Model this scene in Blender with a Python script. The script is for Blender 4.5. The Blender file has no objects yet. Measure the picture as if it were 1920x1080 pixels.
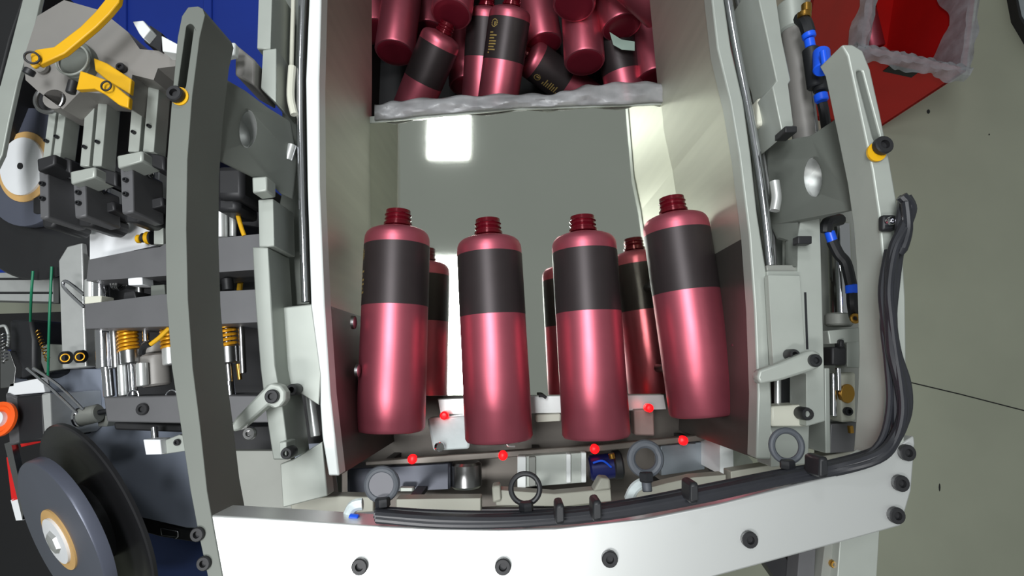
import bpy, bmesh, math, random
from mathutils import Vector, Matrix, Quaternion
from mathutils.geometry import tessellate_polygon
random.seed(7)
SC = bpy.context.scene
COL = SC.collection
PI = math.pi
# ------------------------------------------------------------------ camera, world, lights, exposure
CAMZ = 1.9
TH = math.atan(.15)
CT, ST = math.cos(TH), math.sin(TH)
cd = bpy.data.cameras.new('camera'); cam = bpy.data.objects.new('camera', cd); COL.objects.link(cam)
cam.location = (0, 0, CAMZ); cam.rotation_euler = (TH, 0, 0)
cd.sensor_width = 36; cd.lens = 36 * 1000 / 1920; cd.clip_start = .01
SC.camera = cam
SC.view_settings.view_transform = 'Standard'; SC.view_settings.look = 'None'
SC.view_settings.gamma = 1; SC.view_settings.use_curve_mapping = False
SC.view_settings.exposure = 0

def W(px, py, z):
    """point of height z seen at a pixel of the photograph"""
    r, u = (px - 960) / 1000, (540 - py) / 1000
    d = Vector((r, u * CT + ST, u * ST - CT))
    return Vector((0, 0, CAMZ)) + d * ((z - CAMZ) / d.z)
def K(px, py, z):
    """metres per pixel there"""
    u = (540 - py) / 1000
    return (z - CAMZ) / (u * ST - CT) / 1000

world = bpy.data.worlds.new('world'); SC.world = world; world.use_nodes = True
bg = world.node_tree.nodes['Background']
bg.inputs[0].default_value = (.80, .86, .84, 1); bg.inputs[1].default_value = .25

def area(name, loc, sx, sy, power, col=(1, 1, 1), rot=(0, 0, 0)):
    l = bpy.data.lights.new(name, 'AREA'); l.shape = 'RECTANGLE'; l.size = sx; l.size_y = sy
    l.energy = power; l.color = col
    o = bpy.data.objects.new(name, l); o.location = loc; o.rotation_euler = rot; COL.objects.link(o); return o
MIR = 1.20      # height of the polished slide plate
# ceiling tube lights, seen mirrored in the slide plate
LZ = 2.75
vz = 2 * MIR - LZ
def ceil_light(name, x0, y0, x1, y1, power, col=(.95, .98, 1)):
    a, b = W(x0, y0, vz), W(x1, y1, vz)
    return area(name, ((a.x + b.x) / 2, (a.y + b.y) / 2, LZ), abs(b.x - a.x), abs(a.y - b.y), power, col)
ceil_light('ceiling_light', 806, 214, 878, 296, 5)
ceil_light('ceiling_light', 776, 482, 915, 738, 17)
area('front_lamp', (-.30, -.42, 2.30), .34, .12, 5.5, (1, 1, 1))


# ------------------------------------------------------------------ materials
def lin(c):
    c = c / 255
    return c / 12.92 if c <= .04045 else ((c + .055) / 1.055) ** 2.4
MATS = {}
def mat(name, rgb, rough=.5, metal=0., var=.08, scale=30, bump=0., emit=0., trans=0., stretch=None, coat=0.):
    if name in MATS: return MATS[name]
    m = bpy.data.materials.new(name); m.use_nodes = True; nt = m.node_tree; p = nt.nodes['Principled BSDF']
    c = [lin(v) for v in rgb]
    p.inputs['Metallic'].default_value = metal
    p.inputs['Roughness'].default_value = rough
    if coat: p.inputs['Coat Weight'].default_value = coat; p.inputs['Coat Roughness'].default_value = .15
    tc = nt.nodes.new('ShaderNodeTexCoord'); mp = nt.nodes.new('ShaderNodeMapping')
    nt.links.new(tc.outputs['Object'], mp.inputs[0])
    if stretch: mp.inputs['Scale'].default_value = stretch
    nz = nt.nodes.new('ShaderNodeTexNoise'); nz.inputs['Scale'].default_value = scale; nz.inputs['Detail'].default_value = 4
    nt.links.new(mp.outputs[0], nz.inputs[0])
    cr = nt.nodes.new('ShaderNodeValToRGB')
    cr.color_ramp.elements[0].position = .3; cr.color_ramp.elements[1].position = .7
    cr.color_ramp.elements[0].color = [v * (1 - var) for v in c] + [1]
    cr.color_ramp.elements[1].color = [min(1, v * (1 + var)) for v in c] + [1]
    nt.links.new(nz.outputs[0], cr.inputs[0]); nt.links.new(cr.outputs[0], p.inputs['Base Color'])
    if bump:
        b = nt.nodes.new('ShaderNodeBump'); b.inputs['Strength'].default_value = bump; b.inputs['Distance'].default_value = .002
        nt.links.new(nz.outputs[0], b.inputs['Height']); nt.links.new(b.outputs[0], p.inputs['Normal'])
    if emit:
        nt.links.new(cr.outputs[0], p.inputs['Emission Color']); p.inputs['Emission Strength'].default_value = emit
    if trans:
        p.inputs['Alpha'].default_value = 1 - trans
    MATS[name] = m; return m
M_floor = mat('floor paint', (182, 185, 165), .55, 0, .06, 3, .05)
M_mirror = mat('polished steel', (243, 246, 234), .035, 1, .02, 8)
M_wall = mat('brushed steel', (200, 200, 186), .5, .85, .05, 60, stretch=(1, 1, .1))
M_white = mat('white anodised', (226, 230, 228), .38, .1, .02, 20)
M_plate = mat('satin aluminium plate', (232, 234, 232), .40, .8, .02, 12)
M_light = mat('light aluminium', (168, 173, 166), .45, .3, .04, 30)
M_grey = mat('grey anodised', (138, 140, 134), .55, .25, .05, 20)
M_grey2 = mat('dull grey plate', (104, 108, 102), .6, .2, .05, 12)
M_alu = mat('machined aluminium', (205, 207, 205), .35, .6, .04, 60)
M_chrome = mat('chrome', (225, 225, 230), .12, 1, .02, 10)
M_steel = mat('steel', (160, 160, 160), .28, 1, .05, 40)
M_die = mat('dark die steel', (98, 98, 100), .5, .3, .06, 25)
M_dark = mat('black oxide', (38, 38, 40), .5, .2, .1, 30)
M_black = mat('black rubber', (26, 27, 30), .5, 0, .1, 30)
M_pit = mat('black paint and shade', (20, 20, 22), .6, 0, .1, 10)
M_cable = mat('cable sheath', (34, 35, 40), .38, 0, .15, 60)
M_blue = mat('blue plastic', (24, 58, 165), .5, 0, .06, 6)
M_bluef = mat('blue fitting', (25, 90, 235), .35, 0, .03, 20)
M_red = mat('red plastic', (205, 22, 20), .5, 0, .08, 6)
M_redl = mat('red lamp', (255, 12, 18), .4, 0, 0, 5, emit=2.2)
M_yel = mat('yellow vinyl', (214, 162, 10), .45, 0, .06, 20)
M_gold = mat('gold spring', (226, 160, 30), .35, .5, .05, 20)
M_brass = mat('brass', (190, 145, 70), .3, 1, .05, 20)
M_orange = mat('orange plastic', (245, 95, 25), .45, 0, .03, 20)
M_green = mat('green cord', (20, 120, 85), .5, 0, .05, 20)
M_film = mat('foil film', (92, 96, 110), .35, .3, .06, 10)
M_flange = mat('black reel flange', (36, 36, 38), .28, .1, .06, 10)
M_card = mat('kraft core', (205, 165, 105), .6, 0, .06, 30)
M_label = mat('white label', (228, 230, 232), .5, 0, .02, 20)
M_bottle = mat('satin red metal paint', (192, 98, 114), .42, .85, .03, 60)
M_band = mat('grey printed band', (54, 47, 48), .45, .5, .05, 60)
M_neck = mat('glossy red neck', (100, 14, 28), .15, .4, .03, 20)
M_gprint = mat('gold print', (170, 145, 85), .4, .3, .05, 20)
M_liner = mat('plastic liner', (150, 150, 152), .35, 0, .3, 25, .5, trans=.2)
M_table = mat('steel table', (150, 158, 174), .4, .2, .1, 8)
M_clear = mat('clear plastic', (215, 225, 225), .15, 0, .1, 30, .3)
M_cream = mat('cream plastic', (205, 205, 190), .5, 0, .04, 20)
M_housing = mat('grey cast housing', (135, 132, 128), .5, .2, .06, 15)

# ------------------------------------------------------------------ geometry: each G_ function returns (verts, faces)
def ztop(z, p):
    if len(p) > 2: return p[2]
    return z(p[0], p[1]) if callable(z) else z
def G_prism(pts, z, t, holes=()):
    """plate: outline seen from above at height z (or z(px,py)), thickness t downwards"""
    loops = [[W(p[0], p[1], ztop(z, p)) for p in pts]] + [[W(p[0], p[1], ztop(z, p)) for p in h] for h in holes]
    tris = tessellate_polygon([[Vector((v.x, v.y, 0)) for v in l] for l in loops])
    top = [v for l in loops for v in l]; n = len(top)
    V = top + [v - Vector((0, 0, t)) for v in top]; F = []
    for a, b, c in tris: F += [(a, b, c), (c + n, b + n, a + n)]
    o = 0
    for l in loops:
        m = len(l)
        for i in range(m):
            j = (i + 1) % m; F.append((o + i, o + j, o + j + n, o + i + n))
        o += m
    return V, F
def G_rect(x0, y0, x1, y1, z, t): return G_prism([(x0, y0), (x1, y0), (x1, y1), (x0, y1)], z, t)
def circ(px, py, rx, ry=None, n=24, rot=0):
    ry = ry or rx; o = []
    for i in range(n):
        a = 2 * PI * i / n; x, y = rx * math.cos(a), ry * math.sin(a)
        o.append((px + x * math.cos(rot) - y * math.sin(rot), py + x * math.sin(rot) + y * math.cos(rot)))
    return o
def slot(x0, y0, x1, y1, w, n=8):
    a = math.atan2(y1 - y0, x1 - x0); o = []
    for i in range(n + 1):
        b = a + PI / 2 - PI * i / n + 0; o.append((x1 + w / 2 * math.cos(b), y1 + w / 2 * math.sin(b)))
    for i in range(n + 1):
        b = a - PI / 2 - PI * i / n; o.append((x0 + w / 2 * math.cos(b), y0 + w / 2 * math.sin(b)))
    return o
def frame(axis):
    axis = axis.normalized(); u = axis.orthogonal().normalized(); return u, axis.cross(u).normalized()
def G_lathe(o, axis, prof, seg=28):
    """prof = [(distance along axis, radius)...]"""
    axis = axis.normalized(); u, v = frame(axis); V, F = [], []
    for h, r in prof:
        for i in range(seg):
            a = 2 * PI * i / seg; V.append(o + axis * h + (u * math.cos(a) + v * math.sin(a)) * max(r, 1e-5))
    for k in range(len(prof) - 1):
        for i in range(seg):
            j = (i + 1) % seg; F.append((k * seg + i, k * seg + j, (k + 1) * seg + j, (k + 1) * seg + i))
    F.append(tuple(range(seg))[::-1]); F.append(tuple((len(prof) - 1) * seg + i for i in range(seg)))
    return V, F
def G_rodw(a, b, r, seg=20):
    L = (b - a).length; c = min(r * .15, L * .2)
    return G_lathe(a, b - a, [(0, r - c), (c, r), (L - c, r), (L, r - c)], seg)
def G_rod(x0, y0, z0, x1, y1, z1, rpx, seg=20):
    return G_rodw(W(x0, y0, z0), W(x1, y1, z1), rpx * K((x0 + x1) / 2, (y0 + y1) / 2, (z0 + z1) / 2), seg)
def smooth_path(P, n=6):
    out = []
    for i in range(len(P) - 1):
        p0, p1, p2, p3 = P[max(i - 1, 0)], P[i], P[i + 1], P[min(i + 2, len(P) - 1)]
        for k in range(n):
            t = k / n
            out.append(.5 * ((2 * p1) + (p2 - p0) * t + (2 * p0 - 5 * p1 + 4 * p2 - p3) * t * t + (3 * p1 - p0 - 3 * p2 + p3) * t ** 3))
    out.append(P[-1]); return out
def G_tube(P, r, seg=10, closed=False):
    V, F = [], []; n = len(P); T0 = (P[1] - P[0]).normalized(); u, _ = frame(T0)
    for i in range(n):
        T = ((P[(i + 1) % n] - P[i - 1]) if closed else (P[min(i + 1, n - 1)] - P[max(i - 1, 0)])).normalized()
        u = (u - T * u.dot(T)).normalized(); v = T.cross(u)
        for k in range(seg):
            a = 2 * PI * k / seg; V.append(P[i] + (u * math.cos(a) + v * math.sin(a)) * r)
    for i in range(n if closed else n - 1):
        j = (i + 1) % n
        for k in range(seg):
            l = (k + 1) % seg; F.append((i * seg + k, i * seg + l, j * seg + l, j * seg + k))
    if not closed:
        F.append(tuple(range(seg))[::-1]); F.append(tuple((n - 1) * seg + k for k in range(seg)))
    return V, F
def G_path(pts, rpx, seg=10, n=5):
    k = K(*pts[0]) * rpx
    return G_tube(smooth_path([W(*p) for p in pts], n), k, seg)
def G_ring(px, py, z, Rpx, rpx, tilt=(0, 0), seg=36):
    c = W(px, py, z); k = K(px, py, z); ax = Vector((tilt[0], tilt[1], 1)).normalized(); u, v = frame(ax)
    P = [c + (u * math.cos(2 * PI * i / seg) + v * math.sin(2 * PI * i / seg)) * Rpx * k for i in range(seg)]
    return G_tube(P, rpx * k, 10, True)
def G_helix(x0, y0, x1, y1, z, Rpx, rpx, turns):
    a, b = W(x0, y0, z), W(x1, y1, z); k = K(x0, y0, z); u, v = frame(b - a); n = turns * 14
    P = [a + (b - a) * (i / n) + (u * math.cos(2 * PI * i / 14) + v * math.sin(2 * PI * i / 14)) * Rpx * k for i in range(n + 1)]
    return G_tube(P, rpx * k, 6)
def G_bolt(px, py, z, rpx, h=.004):
    """socket head screw standing on height z, hexagon recess in its head"""
    c = W(px, py, z); r = rpx * K(px, py, z)
    V, F = G_lathe(c, Vector((0, 0, 1)), [(-.004, r * .6), (0, r), (h * .8, r), (h, r * .88), (h, r * .5), (h * .3, r * .46)], 18)
    return V, F

def mk(name, geos, m, bevel=0., smooth=True, sub=0):
    V, F = [], []
    for v, f in geos:
        o = len(V); V += v; F += [tuple(i + o for i in q) for q in f]
    me = bpy.data.meshes.new(name)
    bm = bmesh.new(); vs = [bm.verts.new(v) for v in V]
    for q in F:
        try: bm.faces.new([vs[i] for i in q])
        except ValueError: pass
    bmesh.ops.recalc_face_normals(bm, faces=bm.faces[:])
    bm.to_mesh(me); bm.free()
    me.materials.append(m)
    if smooth:
        me.shade_smooth(); me.set_sharp_from_angle(angle=.55)
    o = bpy.data.objects.new(name, me)
    if bevel:
        b = o.modifiers.new('bevel', 'BEVEL'); b.width = bevel; b.segments = 2; b.limit_method = 'ANGLE'; b.angle_limit = .6
    return o
def wloc(o):
    v = Vector(o.location)
    while o.parent: o = o.parent; v += o.location
    return v
def part(name, geos, m, parent=None, bevel=0., label=None, **kw):
    if isinstance(geos, tuple): geos = [geos]
    o = mk(name, geos, m, bevel, **kw); me = o.data
    n = len(me.vertices); lo = Vector((min(v.co.x for v in me.vertices), min(v.co.y for v in me.vertices), min(v.co.z for v in me.vertices)))
    hi = Vector((max(v.co.x for v in me.vertices), max(v.co.y for v in me.vertices), max(v.co.z for v in me.vertices)))
    c = Vector(((lo.x + hi.x) / 2, (lo.y + hi.y) / 2, lo.z))
    me.transform(Matrix.Translation(-c))
    COL.objects.link(o)
    if parent: o.parent = parent; o.location = c - wloc(parent)
    else: o.location = c
    if label: o['label'] = label
    return o
def tag(o, label, cat, group=None, kind=None):
    o['label'] = label; o['category'] = cat
    if group: o['group'] = group
    if kind: o['kind'] = kind
    return o
def thing(name, label, cat, px, py, z, group=None):
    o = bpy.data.objects.new(name, None); o.empty_display_size = .05; COL.objects.link(o); o.location = W(px, py, z)
    return tag(o, label, cat, group)
def struct(name, geos, m, **kw):
    o = part(name, geos, m, **kw); o['kind'] = 'structure'; return o

# ------------------------------------------------------------------ floor and large bodies
fl = struct('floor', ([Vector((-4, -4, 0)), Vector((4, -4, 0)), Vector((4, 4, 0)), Vector((-4, 4, 0)), Vector((-4, -4, -.05)), Vector((4, -4, -.05)), Vector((4, 4, -.05)), Vector((-4, 4, -.05))],
     [(0, 1, 2, 3), (7, 6, 5, 4), (0, 4, 5, 1), (1, 5, 6, 2), (2, 6, 7, 3), (3, 7, 4, 0)]), M_floor)
part('crack', G_prism([(1690, 712), (1800, 738), (1960, 779), (1960, 781), (1800, 740), (1690, 714)], .0012, .001), M_pit, fl)
for x, y, r in ((1741, 209, 3), (1762, 914, 1.5), (1855, 252, 1.2)):
    part('scuff', G_prism(circ(x, y, r, r * (5 if x == 1762 else 1.4), 8), .0012, .001), M_dark, fl)

def box_on_floor(x0, y0, x1, y1, z):  # pixel corners at its top, reaching down to the floor
    return G_prism([(x0, y0), (x1, y0), (x1, y1), (x0, y1)], z, z)

# steel table at left; its added black body stands in for floor shade
tbl = thing('table_shade_block', 'steel table whose added black body stands in for floor shade on the left', 'cabinet', 200, 800, 0)
part('body', G_prism([(-60, 590), (250, 580), (560, 640), (620, 1010), (560, 1200), (-60, 1200)], .88, .88), M_pit, tbl, .004)
part('steel_top', G_prism([(88, 692), (600, 688), (640, 1000), (352, 990), (243, 965), (160, 860), (100, 800)], 1.08, .012), M_table, tbl, .002, label='shiny steel top plate')
for x, y in ((330, 905), (580, 730), (150, 720)): part('column', G_rodw(W(x, y, 1.068), Vector((W(x, y, 1.068).x, W(x, y, 1.068).y, .88)), .02), M_dark, tbl)
# blue storage bin on the floor behind it
bb = thing('storage_bin', 'deep blue plastic bin on the floor behind the left machine', 'bin', 300, 200, 0)
def open_box(x0, y0, x1, y1, z, h, w, base_scale=1.):
    """rim outline px at z; walls w thick, floor inside"""
    a = [W(x0, y0, z), W(x1, y0, z), W(x1, y1, z), W(x0, y1, z)]
    return a
part('lid', G_prism([(-120, -160), (640, -160), (640, 560), (-120, 560)], .62, .03), M_blue, bb, .008)
part('body', G_prism([(-90, -120), (620, -120), (620, 540), (-90, 540)], .59, .59), M_blue, bb, .01)
for i in range(5): part('rib', G_rect(-100 + i * 160, -140, -84 + i * 160, 540, .627, .008), M_blue, bb, .003)

# dark blue guard panel lower left
gp = thing('guard_panel', 'dark blue panel below the steel table at lower left', 'panel', 300, 1030, .88)
part('sheet', G_prism([(225, 965), (420, 985), (440, 1160), (250, 1160)], 1.0, .006), mat('dark blue sheet', (36, 52, 92), .3, .5), gp, .001)
part('foot', G_rect(300, 1030, 340, 1100, .994, .114), M_dark, gp)

# cabinet carrying the hopper, hidden below the slide plate
hb = tag(part('hopper_stand', G_prism([(745, 330), (1175, 330), (1175, 905), (745, 905)], 1.12, 1.12), M_grey, None, .004), 'grey stand under the steel hopper', 'stand')

# ------------------------------------------------------------------ hopper
WT = 1.395
hop = thing('hopper', 'open steel hopper with white rims holding the four bottles', 'hopper', 960, 500, 1.12)
# slide plate
part('slide_plate', G_prism([(690, 232), (760, 222), (1000, 204), (1205, 196), (1300, 196), (1300, 738), (1190, 739), (1000, 741), (830, 742), (690, 742)], MIR, .006), M_mirror, hop, .001, label='mirror polished slide plate')
LW = [(608, -400), (603, -40), (598, 150), (599, 350), (608, 570), (619, 740), (636, 892)]
RW = [(1290, -400), (1330, -40), (1345, 90), (1369, 190), (1386, 290), (1405, 440), (1415, 580), (1421, 740), (1418, 860)]
def wall_geo(line, zt, zb, w):
    V, F = [], []; n = len(line)
    for px, py in line:
        p = W(px, py, zt); q = Vector((p.x + w, p.y, zt)); V += [p, q, Vector((q.x, q.y, zb)), Vector((p.x, p.y, zb))]
    for i in range(n - 1):
        a, b = 4 * i, 4 * i + 4
        for k in range(4): F.append((a + k, a + (k + 1) % 4, b + (k + 1) % 4, b + k))
    F += [(0, 1, 2, 3), (4 * n - 1, 4 * n - 2, 4 * n - 3, 4 * n - 4)]
    return V, F
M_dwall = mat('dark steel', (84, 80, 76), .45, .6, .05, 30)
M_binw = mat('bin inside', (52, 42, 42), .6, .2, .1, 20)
part('side_wall', wall_geo(LW[:3], WT, 1.192, -.003), M_wall, hop)
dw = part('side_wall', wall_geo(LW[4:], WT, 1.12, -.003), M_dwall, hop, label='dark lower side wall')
part('side_wall', wall_geo(RW[:4], WT, 1.192, .003), M_wall, hop)
part('side_wall', wall_geo(LW[2:5], WT, 1.12, -.003), M_wall, hop)
part('side_wall', wall_geo(RW[3:6], WT, 1.12, .003), M_wall, hop)
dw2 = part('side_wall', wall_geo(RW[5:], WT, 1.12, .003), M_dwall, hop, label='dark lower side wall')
# white rims
part('rim', G_prism([(581, -40), (573, 150), (576, 350), (583, 572), (600, 700), (600, 760), (604, 820), (616, 892)] + LW[::-1], WT + .003, .02), M_white, hop, .0015, label='white left rim')
part('rim', G_prism(RW + [(1445, 862), (1447, 740), (1440, 580), (1437, 508), (1420, 400), (1408, 290), (1394, 190), (1371, 90), (1352, -40)], WT + .003, .02), M_light, hop, .0015)
# bolts in the dark walls
for x, y in ((622, 605), (630, 695)):
    a = W(x - 8, y, 1.33); part('wall_screw', G_lathe(Vector((W(x - 12, y, WT).x + .006, a.y, 1.33)), Vector((1, 0, 0)), [(0, .007), (.003, .007), (.004, .004)], 16), M_steel, dw)
for x, y in ((1405, 560), (1408, 645), (1380, 650)):
    a = W(x, y, 1.34); part('wall_screw', G_lathe(a, Vector((-1, 0, 0)), [(-.004, .006), (.003, .006), (.004, .003)], 16), M_steel, dw2)
# bin behind: walls and floor
BZ = .80
def slab(x0, y0, x1, y1, z0, z1):
    return G_raw(x0, y0, x1, y1, z0, z1)
def G_raw(x0, y0, x1, y1, z0, z1):
    V = [Vector(q) for q in ((x0, y0, z0), (x1, y0, z0), (x1, y1, z0), (x0, y1, z0), (x0, y0, z1), (x1, y0, z1), (x1, y1, z1), (x0, y1, z1))]
    return V, [(3, 2, 1, 0), (4, 5, 6, 7), (0, 1, 5, 4), (1, 2, 6, 5), (2, 3, 7, 6), (3, 0, 4, 7)]
FY = W(960, 204, MIR).y
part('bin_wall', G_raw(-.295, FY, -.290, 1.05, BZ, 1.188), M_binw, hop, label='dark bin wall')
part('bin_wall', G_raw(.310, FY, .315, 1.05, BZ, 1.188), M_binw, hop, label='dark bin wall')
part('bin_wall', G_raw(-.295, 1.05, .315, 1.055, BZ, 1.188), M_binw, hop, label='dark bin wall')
part('bin_wall', G_prism([(560, 228), (702, 218), (960, 196), (1252, 186), (1390, 184), (1390, 194), (1252, 196), (960, 206), (702, 230), (560, 240)], MIR + .001, MIR - BZ), M_light, hop, label='pale front edge of the bin')
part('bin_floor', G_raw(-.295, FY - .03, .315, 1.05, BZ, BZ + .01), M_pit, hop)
part('bin_leg', [G_rodw(Vector((x, y, BZ)), Vector((x, y, 0)), .02) for x in (-.12, .12) for y in (.6, .8)], M_dark, hop)
# lower apron below the slide plate
part('apron', G_prism([(640, 742), (1330, 738), (1400, 860), (1400, 935), (640, 960)], 1.165, .02), mat('apron steel', (92, 87, 81), .42, .5, .05, 10), hop, .001, label='dull brown grey apron')
# plastic liner over the bin edge
def liner(pts_top, pts_bot, z0, z1, rows=7, cols=60, amp=.004):
    V, F = [], []
    def lerp(P, t):
        x = t * (len(P) - 1); i = min(int(x), len(P) - 2); f = x - i; return (P[i][0] * (1 - f) + P[i + 1][0] * f, P[i][1] * (1 - f) + P[i + 1][1] * f)
    for r in range(rows):
        s = r / (rows - 1)
        for c in range(cols):
            t = c / (cols - 1); a, b = lerp(pts_top, t), lerp(pts_bot, t)
            z = z0 + (z1 - z0) * s + math.sin(s * PI) * .006
            z += amp * (math.sin(t * 27 + s * 5) + math.sin(t * 43 - s * 9) * .6 + math.sin(t * 90 + s * 14) * .3)
            V.append(W(a[0] + (b[0] - a[0]) * s, a[1] + (b[1] - a[1]) * s + (math.sin(t * 60) * 2 if r == 0 else 0), z))
    for r in range(rows - 1):
        for c in range(cols - 1):
            i = r * cols + c; F.append((i, i + 1, i + cols + 1, i + cols))
    return V, F
ln = part('bin_liner', liner([(702, 196), (760, 187), (860, 180), (960, 176), (1040, 176), (1100, 160), (1180, 153), (1256, 155)],
                        [(702, 226), (760, 220), (860, 210), (960, 203), (1040, 199), (1100, 197), (1180, 195), (1256, 190)], 1.205, 1.206, 9, 90, .0018), M_liner)
sm = ln.modifiers.new('thick', 'SOLIDIFY'); sm.thickness = .0008
tag(ln, 'crumpled translucent plastic liner folded over the front edge of the bottle bin', 'liner')

# ------------------------------------------------------------------ bottles
BR = .0370; BL = .2275; NL = .021
def bottle_meshes():
    Z = Vector((0, 0, 1)); O = Vector((0, 0, 0))
    r = BR
    body = mk('body', [G_lathe(O, Z, [(.003, 0), (.003, r * .8), (0, r * .86), (.0008, r * .95), (.004, r), (.1, r), (BL - .016, r), (BL - .011, r * .985), (BL - .007, r * .94), (BL - .004, r * .86), (BL - .002, r * .74), (BL, r * .55), (BL + .0015, r * .42), (BL + .0015, 0)], 48)], M_bottle)
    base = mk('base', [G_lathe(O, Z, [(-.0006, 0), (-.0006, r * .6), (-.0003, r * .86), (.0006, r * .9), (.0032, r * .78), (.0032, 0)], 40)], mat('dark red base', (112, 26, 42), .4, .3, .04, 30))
    band = mk('band', [G_lathe(O, Z, [(BL * .60, r * .99), (BL * .60, r * 1.006), (BL * .905, r * 1.006), (BL * .905, r * .99)], 48)], M_band)
    pr = [(BL, .0135), (BL + .002, .0135), (BL + .003, .0162), (BL + .006, .0162), (BL + .007, .0142)]
    for i in range(2): pr += [(BL + .009 + i * .005, .0142), (BL + .0105 + i * .005, .0154), (BL + .012 + i * .005, .0142)]
    pr += [(BL + NL, .0140), (BL + NL, .0100), (BL + .004, .0095)]
    neck = mk('neck', [G_lathe(O, Z, pr, 32)], M_neck)
    # gold print wrapped on the band: strokes in a column and a ring mark above them
    V, F = [], []
    def patch(a0, a1, h0, h1):
        n = max(2, int((a1 - a0) / .08)); o = len(V)
        for i in range(n + 1):
            a = a0 + (a1 - a0) * i / n
            for h in (h0, h1): V.append(Vector((math.cos(a) * r * 1.0085, math.sin(a) * r * 1.0085, h)))
        for i in range(n): F.append((o + 2 * i, o + 2 * i + 2, o + 2 * i + 3, o + 2 * i + 1))
    lens = [.10, .42, .34, .42, .42, .30, .42, .20]
    h = BL * .635
    for l in lens: patch(-.21, -.21 + l, h, h + .0022); h += .0047
    h = BL * .83
    for i in range(14):
        a = 2 * PI * i / 14; patch(.16 * math.cos(a) - .05, .16 * math.cos(a) + .02, h + .006 * math.sin(a) + .004, h + .006 * math.sin(a) + .0055)
    patch(-.02, .06, h + .001, h + .007)
    pm = mk('gold_print', [(V, F)], M_gprint)
    return body, band, neck, pm, base
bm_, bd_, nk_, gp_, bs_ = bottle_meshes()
def bottle(base, neck, zb, zn, label, group, roll=0, prn=False, byneck=False):
    a = W(*base, zb); d = (W(*neck, zn) - a).normalized()
    if byneck: a = W(*neck, zn) - d * (BL + NL)
    r = bpy.data.objects.new('bottle', None); r.empty_display_size = .05; COL.objects.link(r); r.location = a
    q = Vector((0, 0, 1)).rotation_difference(d) @ Quaternion((0, 0, 1), roll)
    r.rotation_mode = 'QUATERNION'; r.rotation_quaternion = q
    tag(r, label, 'bottle', group)
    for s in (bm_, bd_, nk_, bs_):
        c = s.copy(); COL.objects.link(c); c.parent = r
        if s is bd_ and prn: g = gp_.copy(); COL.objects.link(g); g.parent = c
    return r
G1 = 'red bottles lying in a row on the slide'; G2 = 'red bottles heaped in the bin'
BZc = 1.30
bottle((733, 808), (747, 396), BZc, BZc, 'red bottle with grey band, leftmost of the four above the mirror plate', G1, PI * 1.12, True)
bottle((936, 826), (914, 405), BZc, BZc, 'red bottle with grey band, second from left in the row of four', G1)
bottle((1118, 820), (1092, 412), BZc, BZc, 'red bottle with grey band, third from left in the row of four', G1)
bottle((1320, 778), (1259, 372), BZc, BZc, 'red bottle tilted to the left, rightmost and highest in the row of four', G1)
# cradles that carry the four bottles (under their middles)
for i, (x0, y0, x1, y1, lb) in enumerate(((737, 700, 743, 520, 'leftmost'), (929, 710, 920, 530, 'second'), (1111, 710, 1100, 530, 'third'), (1308, 690, 1281, 500, 'rightmost'))):
    c = thing('bottle_cradle', 'small dark cradle under the %s bottle of the row of four' % lb, 'cradle', x0, y0, MIR, 'cradles under the four bottles')
    for x, y in ((x0, y0), (x1, y1)):
        p = W(x, y, BZc); part('post', G_rodw(Vector((p.x, p.y, MIR)), Vector((p.x, p.y, BZc - BR * 1.01)), .006), M_dark, c)

def bb_(base, neck, zb, zn, lab, roll=0, prn=False, byneck=False): return bottle(base, neck, zb, zn, lab, G2, roll, prn, byneck)
bb_((740, 100), (768, -120), .98, .94, 'dull red bottle at the left side of the bin, its dark base towards the camera')
bb_((700, 60), (660, -140), .93, .90, 'shadowed red bottle against the left bin wall, farthest left in the heap')
bb_((760, 235), (840, 42), .92, 1.02, 'red bottle with its neck up and a grey band, leftmost banded one in the bin', byneck=True)
bb_((846, 28), (884, -210), 1.02, .95, 'red bottle above the neck of the tilted bottle, round base showing')
bb_((876, 162), (866, -40), .88, .86, 'narrow dark red bottle deep in the gap left of the gold printed bottle')
bb_((926, 240), (962, -10), .96, 1.05, 'red bottle with gold print on its grey band, foremost in the middle of the bin', PI * 1.25, True, True)
bb_((898, 215), (914, -8), .88, .97, 'red bottle half hidden behind the left side of the gold printed bottle', byneck=True)
bb_((1020, 84), (985, -110), .94, .92, 'red bottle right of the gold printed bottle, round base showing')
bb_((1096, 118), (1082, -90), 1.00, .96, 'bright red bottle pointing away with its round base right of the bin middle')
bb_((1076, 10), (1100, -200), 1.06, 1.0, 'red bottle at the top edge lying across the bright one, base towards the camera')
bb_((1120, 200), (972, 92), .86, .94, 'gold printed bottle lying diagonally low in the bin behind the liner', PI * 1.5, True, True)
bb_((1182, 215), (1142, 28), .93, .97, 'slim banded red bottle between the bright bottle and the right wall', byneck=True)
bb_((1166, 52), (1120, -140), 1.02, 1.0, 'red bottle with its round dark base below the top edge near the right wall')
bb_((1246, 18), (1120, -100), 1.09, 1.14, 'pink lit bottle crossing the top right corner of the bin')
bb_((1228, 150), (1190, -40), .96, .93, 'dark red bottle standing along the right bin wall')
bb_((1212, 172), (1130, 40), .85, .86, 'bottle deep under the pale paper scrap, only a pink patch showing')
bb_((1010, 30), (1000, -160), .86, .84, 'bottle deep in the middle of the heap under the others')
bb_((800, 60), (790, -140), .86, .84, 'bottle deep in the shadow between the left wall bottle and its neighbour')
sc_ = part('paper_scrap', G_prism([(1143, 60, 1.015), (1165, 74, 1.012), (1190, 78, 1.014), (1190, 95, 1.008), (1166, 93, 1.008), (1150, 84, 1.01)], 1.01, .0006), mat('pale green paper', (150, 172, 160), .6))
tag(sc_, 'pale green scrap of paper caught between the bottles near the right bin wall', 'paper')

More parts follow.
